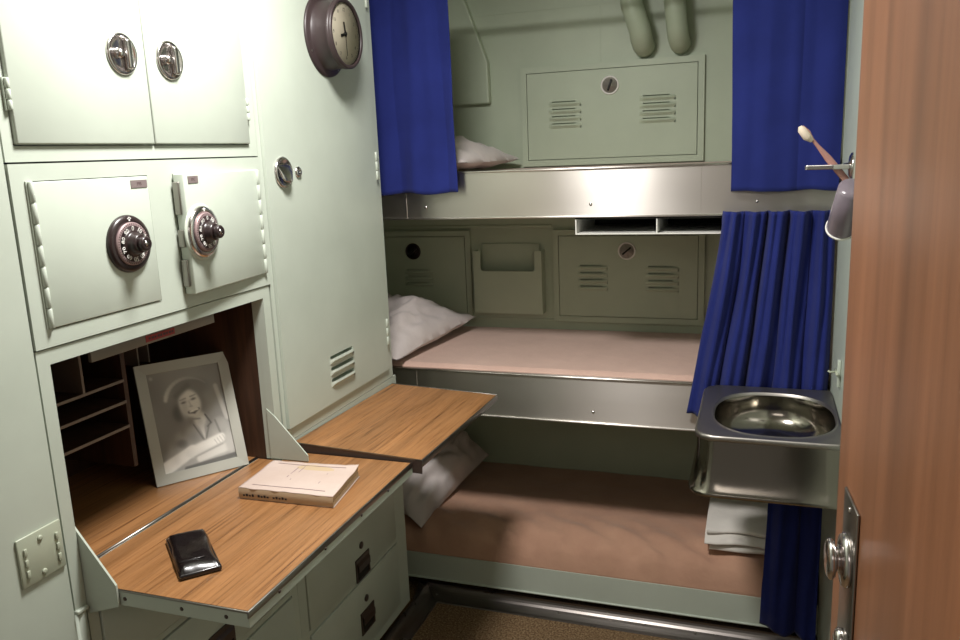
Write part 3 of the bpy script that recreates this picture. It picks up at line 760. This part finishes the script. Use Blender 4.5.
def ell(f, n=2.5):
    out = []
    for k in range(N):
        a = 2 * PI * k / N; c_, s_ = math.cos(a), math.sin(a)
        rr = 1 / ((abs(c_) / (brx * f)) ** n + (abs(s_) / (bry * f)) ** n) ** (1 / n)
        out.append(Vector((bcx + c_ * rr, bcy + s_ * rr, 0)))
    return out
def loops(mb, Ls, m, smooth=True):
    vs = []; fs = []
    for pts, z in Ls: vs += [Vector((p.x, p.y, z)) for p in pts]
    for j in range(len(Ls) - 1):
        for i in range(N): k = (i + 1) % N; fs.append([j * N + i, j * N + k, (j + 1) * N + k, (j + 1) * N + i])
    mb.add(vs, fs, m, smooth)
def lp(d, r=0.05, dx=0.0): return loop_by_angle(sx0 + d, sx1, sy0 + d, sy1 - d, r, bcx, bcy)
top = MB()
loops(top, [(lp(0.005, 0.05), SZ - 0.016), (lp(0.0, 0.05), SZ - 0.014), (lp(0.0, 0.05), SZ - 0.004), (lp(0.003, 0.05), SZ), (lp(0.008, 0.048), SZ - 0.002)], 'rimsteel')
loops(top, [(lp(0.008, 0.048), SZ - 0.002), (ell(1.03), SZ - 0.003)], 'rimsteel')
loops(top, [(ell(1.03), SZ - 0.003), (ell(1.012), SZ - 0.001), (ell(1.0), SZ - 0.003), (ell(0.985), SZ - 0.010)], 'rimsteel')
top.build('sink_rim', sk)
bw = MB()
Ls = [(ell(0.985), SZ - 0.010)]
for i in range(1, 17):
    t = i / 16; a_ = t * PI / 2; Ls.append((ell(max(0.07, 0.985 * (1 - math.sin(a_) ** 3.2 * 0.0 - (1 - math.cos(a_)) ** 1.5)), 2.3), SZ - 0.010 - 0.115 * math.sin(a_) ** 0.95))
loops(bw, Ls, 'sinksteel')
bw.lathe([(0.020, 0), (0.016, 0.002), (0.006, -0.002), (0, -0.002)], (bcx, bcy, SZ - 0.1225), Z, 'chrome', 24)
bw.build('sink_bowl', sk)
bd = MB()
loops(bd, [(lp(0.005, 0.05), SZ - 0.0155), (lp(0.004, 0.05), SZ - 0.06), (lp(-0.006, 0.05), 0.722), (lp(-0.012, 0.055), 0.716), (lp(-0.014, 0.055), 0.711), (lp(-0.011, 0.055), 0.706)], 'sinksteel')
L_ = lp(-0.010, 0.055); bd.add([Vector((p.x, p.y, 0.706)) for p in L_], [list(range(N))], 'sinksteel')
bd.build('sink_body', sk)

# ------------------------------------------------------------------ right wall fittings
th = thing('toothbrush_holder', 'chrome toothbrush bracket with a round rose on the right wall, over the sink', 'holder', (W, -0.31, 1.49))
MB().lathe([(0.032, 0.0005), (0.031, 0.004), (0.024, 0.008), (0.008, 0.010), (0.006, 0.02), (0, 0.021)], (W, -0.31, 1.492), -X, 'chrome', 32).build('wall_rose', th)
arm = MB().prism([(1.212, -0.317), (1.209, -0.31), (1.212, -0.303), (1.27, -0.288), (1.308, -0.290), (1.308, -0.330), (1.27, -0.332)], 1.485, 1.4965, 'chrome', bev=0.002)
arm.build('holder_arm', th)
tb0, tb1 = Vector((1.198, -0.325, 1.588)), Vector((1.308, -0.300, 1.452))
dd = (tb1 - tb0).normalized()
tbr = thing('toothbrush', 'clear pinkish toothbrush with pale bristles leaning in the chrome wall bracket', 'toothbrush', tb1)
MB().tube([tb0 + dd * 0.0, tb0 + dd * 0.02, tb0 + dd * 0.04, tb0 + dd * 0.06, tb0 + dd * 0.1, tb1 - dd * 0.01, tb1], [0.005, 0.0085, 0.004, 0.0045, 0.0085, 0.0085, 0.005], 'pink', 12).build('handle', tbr)
side = Vector((-0.6, -0.4, -0.5)).cross(dd).cross(dd) * -1; side.normalize()
if side.x > 0: side = -side
hb = MB(); hb.tube([tb0 - dd * 0.004 + side * 0.003, tb0 + dd * 0.004 + side * 0.005, tb0 + dd * 0.026 + side * 0.006, tb0 + dd * 0.042 + side * 0.003], [0.004, 0.0095, 0.0105, 0.005], 'bristle', 12); hb.build('bristles', tbr)

cupt = thing('tumbler', 'tilted clear plastic tumbler with a white rim, on the right wall below the toothbrush', 'cup', (1.300, -0.56, 1.35))
a0, a1 = Vector((1.287, -0.36, 1.375)), Vector((1.296, -0.22, 1.455)); a0 = Vector((1.2795, -0.50, 1.362)); a1 = Vector((1.284, -0.62, 1.455))
ax = (a1 - a0)
cu_ = MB().lathe([(0.030, 0.0), (0.029, ax.length * 0.4), (0.025, ax.length), (0.0, ax.length), (0.0, ax.length - 0.003), (0.022, ax.length - 0.003), (0.027, 0.0)], a0, ax, 'tumbler', 32, capend=False)
cu_.build('cup_body', cupt)
MB().lathe([(0.0305, -0.003), (0.0325, 0.0), (0.0325, 0.004), (0.0305, 0.006), (0.0295, 0.0), (0.0305, -0.003)], a0, ax, 'white', 32, capend=False).build('cup_rim', cupt)
MB().box((1.3085, -0.60, 1.405), (W - 0.0003, -0.57, 1.44), 'chrome', 0.002).build('wall_clip', cupt)
hk = MB().box((1.307, -0.290, 0.935), (W - 0.0003, -0.270, 1.005), 'green', 0.002).tube([(1.308, -0.28, 0.975), (1.290, -0.28, 0.972), (1.286, -0.28, 0.976)], 0.003, 'plate', 8).tube([(1.306, -0.305, 0.972), (1.306, -0.255, 0.972)], 0.004, 'plate', 8)
tag(hk.build('wall_hook', None, (W, -0.28, 0.935)), 'small pale painted hook on the right wall just above the sink back corner', 'hook')

# ------------------------------------------------------------------ open wooden door on the right
DA = math.atan2(0.0763, 1.0547)
TDR = Matrix.Translation((1.212, -1.40, 0)) @ Matrix.Rotation(DA, 4, 'Z')   # local -y runs back to the hinge, x is the thickness side
door = MB().box((0.0, -0.80, 0.02), (0.036, 0.0, 2.12), 'doorwood', 0.002, T=TDR)
door = struct(door.build('door_1'))
MB().box((0.0005, 0.0003, 0.02), (0.0355, 0.0012, 2.12), 'trim', T=TDR).build('edge_strip', door)
kz = 1.078; ky = -0.104
pl = MB().box((-0.0035, -0.143, 0.66), (-0.0002, -0.064, 1.152), 'trim', 0.001, T=TDR)
for zz in (1.14, 0.67): pl.lathe([(0.004, 0), (0.003, 0.0015), (0, 0.002)], TDR @ Vector((-0.0035, -0.104, zz)), TDR.to_3x3() @ -X, 'chrome', 12)
pl = lab(pl.build('lock_plate', door), 'long worn chrome lock plate')
kn = MB().lathe([(0.031, 0), (0.032, 0.003), (0.029, 0.007), (0.018, 0.009), (0.014, 0.010), (0.014, 0.013), (0.021, 0.0145), (0.0235, 0.017), (0.0235, 0.020), (0.020, 0.0225), (0, 0.0235)], TDR @ Vector((-0.0035, ky, kz)), TDR.to_3x3() @ -X, 'chrome', 40)
kn.build('door_knob', pl)
MB().lathe([(0.014, 0), (0.014, 0.006), (0.008, 0.010), (0, 0.010)], TDR @ Vector((-0.0035, -0.104, 0.975)), TDR.to_3x3() @ -X, 'chrome', 24).build('thumb_turn', pl)

# ------------------------------------------------------------------ outlet plate on the left bulkhead
op = thing('cover_plate', 'square painted metal cover plate with slots and two screws on the far left bulkhead', 'plate', (0, -1.532, 0.895))
y0, y1, z0, z1 = -1.575, -1.489, 0.895, 0.980
mb = MB().box((0.0003, y0, z0), (0.0045, y1, z1), 'plate', 0.0015)
for yy in (-1.563, -1.5005):
    for k in range(3):
        zz = 0.956 - k * 0.019
        mb.box((0.0045, yy - 0.003, zz - 0.008), (0.0075, yy + 0.003, zz + 0.005), 'plate', 0.001)
mb.build('plate_body', op)
for yy, zz in ((-1.532, 0.966), (-1.533, 0.907)): MB().lathe([(0.005, 0), (0.0045, 0.002), (0.002, 0.003), (0, 0.0025)], (0.0045, yy, zz), X, 'plate', 16).build('screw', op)

# ------------------------------------------------------------------ picture on the desk
BL, BR = Vector((-0.180, -1.062, ZT + 0.0012)), Vector((-0.054, -0.887, ZT + 0.0012))
e_ = (BR - BL).normalized(); n_ = Vector((e_.y, -e_.x, 0)); th_ = math.radians(19)
U_ = Z * math.cos(th_) - n_ * math.sin(th_); Nn = e_.cross(U_).normalized()
if Nn.dot(n_) < 0: Nn = -Nn
FW, FH = (BR - BL).length, 0.283
def FT(u, v, d): return BL + e_ * u + U_ * v + Nn * d
TF = Matrix(((e_.x, Nn.x, U_.x, BL.x), (e_.y, Nn.y, U_.y, BL.y), (e_.z, Nn.z, U_.z, BL.z), (0, 0, 0, 1)))
pf = thing('picture_frame', 'grey wooden picture frame with a black-and-white portrait, leaning at the back of the desk', 'picture', tuple((BL + BR) / 2))
bx = 0.024
fr = MB()
def mitre(o, i, d0, d1):
    for k in range(4):
        a, b = o[k], o[(k + 1) % 4]; c2, d2 = i[(k + 1) % 4], i[k]
        vs = [FT(*a, d0), FT(*b, d0), FT(*c2, d0), FT(*d2, d0), FT(*a, d1), FT(*b, d1), FT(*c2, d1 - 0.002), FT(*d2, d1 - 0.002)]
        fr.add(vs, [[0, 3, 2, 1], [4, 5, 6, 7], [0, 1, 5, 4], [2, 3, 7, 6], [1, 2, 6, 5], [3, 0, 4, 7]], 'frame')
mitre([(0, 0), (FW, 0), (FW, FH), (0, FH)], [(bx, bx), (FW - bx, bx), (FW - bx, FH - bx), (bx, FH - bx)], -0.008, 0.002)
fr.build('frame', pf)
MB().box((0.01, -0.0075, 0.01), (FW - 0.01, -0.0055, FH - 0.01), 'dark', T=TF).build('backing', pf)
stn = MB().box((FW / 2 - 0.02, -0.0115, 0.0), (FW / 2 + 0.02, -0.0135, FH * 0.6), 'dark', T=TF)
foot = FT(FW / 2, FH * 0.6, -0.013); base = Vector((foot.x, foot.y, ZT + 0.001)) - n_ * 0.03
stn = MB().tube([foot, base], 0.004, 'dark', 8); stn.build('easel_leg', pf)
# the photographic print: grey tones per vertex
NX, NY = 84, 112
def seg(px, py, ax_, ay, bx_, by, r0, r1=None):
    r1 = r1 or r0; dx, dy = bx_ - ax_, by - ay; t = max(0, min(1, ((px - ax_) * dx + (py - ay) * dy) / (dx * dx + dy * dy)))
    return math.hypot(px - ax_ - t * dx, py - ay - t * dy) / (r0 + (r1 - r0) * t)
def blend(t, val, d, soft=0.25):
    k = 1 / (1 + math.exp(min(50, (d - 1) / (soft * 0.35)))); return t + (val - t) * k
def tone(u, v):
    y = v * 1.28                     # square units
    def el(cx, cy, rx, ry, a=0): 
        ca, sa = math.cos(a), math.sin(a); dx, dy = u - cx, y - cy * 1.28
        return math.hypot((dx * ca + dy * sa) / rx, (-dx * sa + dy * ca) / ry)
    t = 112 + 10 * math.sin(u * 3) - 18 * v + 12 * noise.noise(Vector((u * 3, v * 3, 2)))
    t = blend(t, 128, el(0.75, 0.42, 0.16, 0.16), 0.6)
    t = blend(t, 160, seg(u, y, 0.90, 0.30, 0.97, 0.74, 0.03), 0.4)
    # hair
    t = blend(t, 92, el(0.50, 0.36, 0.19, 0.19), 0.5)
    t = blend(t, 70, el(0.34, 0.44, 0.08, 0.10), 0.5)
    # hat crown and brim
    t = blend(t, 104, el(0.55, 0.20, 0.26, 0.12, 0.05), 0.3)
    for k in range(14):
        a0_, a1_ = math.radians(192 + k * 9), math.radians(192 + (k + 1) * 9)
        t = blend(t, 178 - 4.5 * k, seg(u, y, 0.52 + 0.33 * math.cos(a0_), 0.43 + 0.30 * math.sin(a0_), 0.52 + 0.33 * math.cos(a1_), 0.43 + 0.30 * math.sin(a1_), 0.024 - 0.001 * k), 0.7)
    # jacket
    jk = 128 + 16 * noise.noise(Vector((u * 9, v * 9, 5)))
    t = blend(t, jk, el(0.52, 0.92, 0.46, 0.44), 0.12)
    t = blend(t, jk + 8, el(0.86, 0.66, 0.13, 0.14), 0.25)
    t = blend(t, 96, seg(u, y, 0.80, 0.74, 0.86, 1.0, 0.012), 0.9)
    t = blend(t, 92, el(0.30, 0.74, 0.07, 0.05), 0.6)
    # neck, face
    t = blend(t, 190, el(0.60, 0.535, 0.085, 0.10), 0.35)
    t = blend(t, 200, el(0.51, 0.362, 0.145, 0.185, -0.22), 0.18)
    t = blend(t, 170, el(0.42, 0.40, 0.05, 0.12), 0.8)
    t = blend(t, 92, seg(u, y, 0.34, 0.34, 0.52, 0.225, 0.035), 0.8)
    for ex, ey in ((0.425, 0.342), (0.565, 0.322)):
        t = blend(t, 78, el(ex, ey, 0.030, 0.012, -0.15), 0.9)
        t = blend(t, 128, seg(u, y, ex - 0.04, ey * 1.28 - 0.035, ex + 0.035, ey * 1.28 - 0.05, 0.008), 0.8)
    t = blend(t, 150, el(0.515, 0.392, 0.022, 0.010), 0.8)
    t = blend(t, 172, seg(u, y, 0.50, 0.43, 0.515, 0.49, 0.010), 0.9)
    t = blend(t, 84, seg(u, y, 0.475, 0.575, 0.545, 0.585, 0.017), 0.6); t = blend(t, 84, seg(u, y, 0.545, 0.585, 0.615, 0.548, 0.017, 0.012), 0.6)
    t = blend(t, 236, seg(u, y, 0.49, 0.572, 0.60, 0.553, 0.009), 0.6)
    t = blend(t, 120, seg(u, y, 0.44, 0.66, 0.60, 0.68, 0.010), 0.9)
    # collar and lapels
    t = blend(t, 176, seg(u, y, 0.60, 0.74, 0.62, 0.94, 0.045, 0.008), 0.5)
    t = blend(t, 66, seg(u, y, 0.68, 0.64, 0.74, 0.76, 0.010), 0.6); t = blend(t, 66, seg(u, y, 0.74, 0.76, 0.68, 0.80, 0.008), 0.6)
    t = blend(t, 90, seg(u, y, 0.50, 0.74, 0.60, 0.96, 0.010), 0.6); t = blend(t, 90, seg(u, y, 0.70, 0.80, 0.62, 0.98, 0.010), 0.6)
    # arms and gloves
    t = blend(t, 196 + 14 * noise.noise(Vector((u * 8, v * 8, 1))), seg(u, y, 0.02, 1.22, 0.42, 1.06, 0.085, 0.07), 0.2)
    t = blend(t, 198 - 30 * max(0, y - 1.03) * 6, seg(u, y, 0.40, 1.08, 0.84, 0.98, 0.070, 0.062), 0.3)
    t = blend(t, 176, seg(u, y, 0.50, 1.18, 0.95, 1.10, 0.048, 0.06), 0.35)
    t = blend(t, 150, el(0.95, 0.83, 0.07, 0.16), 0.4)
    t = blend(t, 132, seg(u, y, 0.44, 1.15, 0.84, 1.06, 0.010), 0.7)
    for a in range(4): t = blend(t, 152, seg(u, y, 0.74 + 0.04 * a, 0.985 - 0.012 * a, 0.77 + 0.04 * a, 1.05 - 0.012 * a, 0.005), 1.0)
    t = blend(t, 66, seg(u, y, 0.30, 1.275, 1.02, 1.235, 0.032), 0.3)
    t = blend(t, 150, el(0.06, 0.05, 0.02, 0.02), 0.8)
    return max(20, min(250, 34 + t * 1.0))
pm_ = bpy.data.materials.new('photographic_print'); pm_.use_nodes = True
b_ = pm_.node_tree.nodes['Principled BSDF']; b_.inputs['Roughness'].default_value = 0.7
at = pm_.node_tree.nodes.new('ShaderNodeVertexColor'); at.layer_name = 'tone'
pm_.node_tree.links.new(at.outputs['Color'], b_.inputs['Base Color'])
mb = MB()
x0_, x1_, z0_, z1_ = bx - 0.001, FW - bx + 0.001, bx - 0.001, FH - bx + 0.001
mb.grid(lambda u, v: FT(x0_ + (x1_ - x0_) * u, z1_ + (z0_ - z1_) * v, -0.0045), NX, NY, pm_)
pr = lab(mb.build('portrait_print', pf), 'black-and-white portrait of a smiling person in a pale-brimmed hat and jacket, arms folded')
ca = pr.data.color_attributes.new('tone', 'FLOAT_COLOR', 'POINT')
for j in range(NY + 1):
    for i in range(NX + 1):
        g = tone(i / NX, j / NY); l = lin((g, g * 0.985, g * 0.95)); ca.data[j * (NX + 1) + i].color = l
MB().grid(lambda u, v: FT(x0_ + (x1_ - x0_) * u, z1_ + (z0_ - z1_) * v, -0.002), 1, 1, 'glass').build('picture_glass', pf)

# ------------------------------------------------------------------ old paperback
bkc = thing('paperback_book', 'worn old paperback with a blank-looking stained cover lying on the desk leaf', 'book', (0.16, -0.98, ZT + 0.001))
BQ = [Vector((0.046, -1.066, 0)), Vector((0.277, -1.060, 0)), Vector((0.252, -0.893, 0)), Vector((0.032, -0.908, 0))]
def bq(u, v, z, ins=0.0):
    u = ins + (1 - 2 * ins) * u; v = ins + (1 - 2 * ins) * v
    p = (BQ[0].lerp(BQ[1], u)).lerp(BQ[3].lerp(BQ[2], u), v); p.z = z; return p
z0 = ZT + 0.0012
pg = MB()
for k, (a, b, ins) in enumerate(((0.0015, 0.0105, 0.010), (0.0105, 0.0165, 0.016), (0.0165, 0.0245, 0.012))):
    n = 12; vs = []
    for zz in (z0 + a, z0 + b):
        for (u, v) in [(i / n, 0) for i in range(n)] + [(1, i / n) for i in range(n)] + [(1 - i / n, 1) for i in range(n)] + [(0, 1 - i / n) for i in range(n)]:
            p = bq(u, v, zz, ins); p.x += 0.0012 * noise.noise(Vector((u * 20, v * 20, k))); vs.append(p)
    q = 4 * n
    pg.add(vs, [list(range(q))[::-1], list(range(q, 2 * q))] + [[i, (i + 1) % q, q + (i + 1) % q, q + i] for i in range(q)], 'pages')
pg.build('pages', bkc)
cvr = MB()
def cfn(u, v):
    p = bq(u, v, z0 + 0.0255)
    p.z += 0.0022 * noise.noise(Vector((u * 3, v * 3, 1))) + 0.004 * max(0, u - 0.85) / 0.15 * max(0, v - 0.8) / 0.2
    p.y += (0.004 * noise.noise(Vector((u * 9, 1, 4)))) * (1 if v < 0.03 or v > 0.97 else 0)
    return p
cvr.grid(cfn, 40, 24, 'paper')
cvr.grid(lambda u, v: bq(u, v, z0 + 0.0006), 4, 4, 'paper')
spn = MB().grid(lambda u, v: bq(u, 0, z0 + 0.001 + 0.0235 * v) + Vector((0, -0.0015 * math.sin(PI * v), 0)), 30, 6, 'pages')
for k in range(15):
    if k in (4, 9): continue
    u = 0.05 + k * 0.032; p = bq(u, 0, z0 + 0.0075); spn.box((p.x, p.y - 0.0024, p.z), (p.x + 0.005, p.y - 0.0018, p.z + 0.0035 + 0.002 * (k % 2)), 'inkdark')
for u0, u1, v0, v1 in ((0.36, 0.37, 0.45, 0.82), (0.42, 0.428, 0.38, 0.88), (0.74, 0.747, 0.35, 0.68)):
    vs = [cfn(a, b) + Z * 0.0004 for a, b in ((u0, v0), (u1, v0), (u1 - 0.0, v1), (u0, v1))]; cvr.add(vs, [[0, 1, 2, 3]], 'ink')
for v0 in (0.13, 0.90):
    n = 10; vs = []
    for i in range(n + 1): vs += [cfn(0.1 + 0.78 * i / n, v0) + Z * 0.0004, cfn(0.1 + 0.78 * i / n, v0 + 0.008) + Z * 0.0004]
    cvr.add(vs, [[2 * i, 2 * i + 1, 2 * i + 3, 2 * i + 2] for i in range(n)], 'ink')
mod(cvr.build('cover', bkc), 'SOLIDIFY', thickness=0.0006)
lab(spn.build('spine', bkc), 'browned spine with faded dark lettering')

# ------------------------------------------------------------------ black leather wallet
wa = thing('leather_case', 'small shiny black leather folding case on the near part of the desk leaf', 'wallet', (0.115, -1.315, ZT + 0.001))
p0 = Vector((0.120, -1.316, ZT)); dirl = Vector((0.13, -0.118, 0)).normalized(); ang = math.atan2(dirl.y, dirl.x)
TW = Matrix.Translation((p0.x, p0.y, ZT + 0.0012)) @ Matrix.Rotation(ang, 4, 'Z')
mb = MB().box((-0.088, -0.036, 0.0), (0.085, 0.038, 0.010), 'leather', 0.004, 3, T=TW)
mb.build('lower_cover', wa)
mb = MB()
def wfn(u, v):
    x = -0.084 + 0.166 * u; y = -0.034 + 0.070 * v
    ed = min(u, 1 - u, v, 1 - v) * 8; e = math.sin(min(1, ed) * PI / 2) ** 0.6
    return TW @ Vector((x, y + 0.002 * math.sin(u * 7), 0.0095 + (0.010 + 0.002 * math.sin(u * 9 + v * 3) + 0.0015 * noise.noise(Vector((u * 5, v * 5, 0)))) * e))
mb.grid(wfn, 30, 16, 'leather'); mb.add([TW @ Vector(q) for q in ((-0.084, -0.034, 0.0095), (0.082, -0.034, 0.0095), (0.082, 0.036, 0.0095), (-0.084, 0.036, 0.0095))], [[3, 2, 1, 0]], 'leather')
mb.build('upper_flap', wa)
mb = MB().box((0.052, -0.030, 0.0205), (0.056, 0.014, 0.0222), 'leather', 0.001, T=TW); mb.build('strap', wa)

# ------------------------------------------------------------------ ceiling lamp (the room's own light)
LX, LY, LZ = 0.45, -1.14, 2.33
cl = thing('ceiling_light', 'round white ceiling light fixture over the middle of the cabin', 'lamp', (LX, LY, ZC))
MB().lathe([(0.17, 0), (0.17, 0.03), (0.15, 0.045), (0, 0.045)], (LX, LY, ZC - 0.0005), -Z, 'white', 48).build('lamp_housing', cl)
la = bpy.data.lights.new('cabin_lamp', 'AREA'); la.shape = 'DISK'; la.size = 0.30; la.energy = 37; la.color = (1.0, 0.972, 0.945)
lo = bpy.data.objects.new('cabin_lamp', la); COL.objects.link(lo); lo.location = (LX, LY, LZ)
# unseen fill light added from the passage side, behind the camera
lb = bpy.data.lights.new('passage_fill', 'AREA'); lb.shape = 'RECTANGLE'; lb.size = 0.8; lb.size_y = 0.4; lb.energy = 2.5; lb.color = (1.0, 0.92, 0.86)
l2 = bpy.data.objects.new('passage_fill', lb); COL.objects.link(l2); l2.location = (0.7, -3.2, 2.1); l2.rotation_euler = (math.radians(55), 0, 0)

w = bpy.data.worlds.new('world'); scene.world = w; w.use_nodes = True
w.node_tree.nodes['Background'].inputs[0].default_value = (0.60, 0.55, 0.48, 1); w.node_tree.nodes['Background'].inputs[1].default_value = 0.25

# ------------------------------------------------------------------ camera
cam = bpy.data.cameras.new('camera'); co = bpy.data.objects.new('camera', cam); COL.objects.link(co)
cam.sensor_width = 36; cam.sensor_fit = 'HORIZONTAL'; cam.lens = 801.766 / 960 * 36; cam.clip_start = 0.02
yw, pt, rl = math.radians(19.44328), math.radians(-11.66452), math.radians(2.34851)
Rm = Matrix.Rotation(yw, 3, 'Z') @ Matrix.Rotation(pt, 3, 'X') @ Matrix.Rotation(rl, 3, 'Y')
right, fwd, up = Rm @ X, Rm @ Y, Rm @ Z
mw = Matrix((( right.x, up.x, -fwd.x, 1.10883), (right.y, up.y, -fwd.y, -2.44172), (right.z, up.z, -fwd.z, 1.55425), (0, 0, 0, 1)))
co.matrix_world = mw
scene.camera = co
scene.view_settings.view_transform = 'Standard'; scene.view_settings.look = 'None'; scene.view_settings.gamma = 1
scene.view_settings.use_curve_mapping = False
scene.view_settings.exposure = 0.0
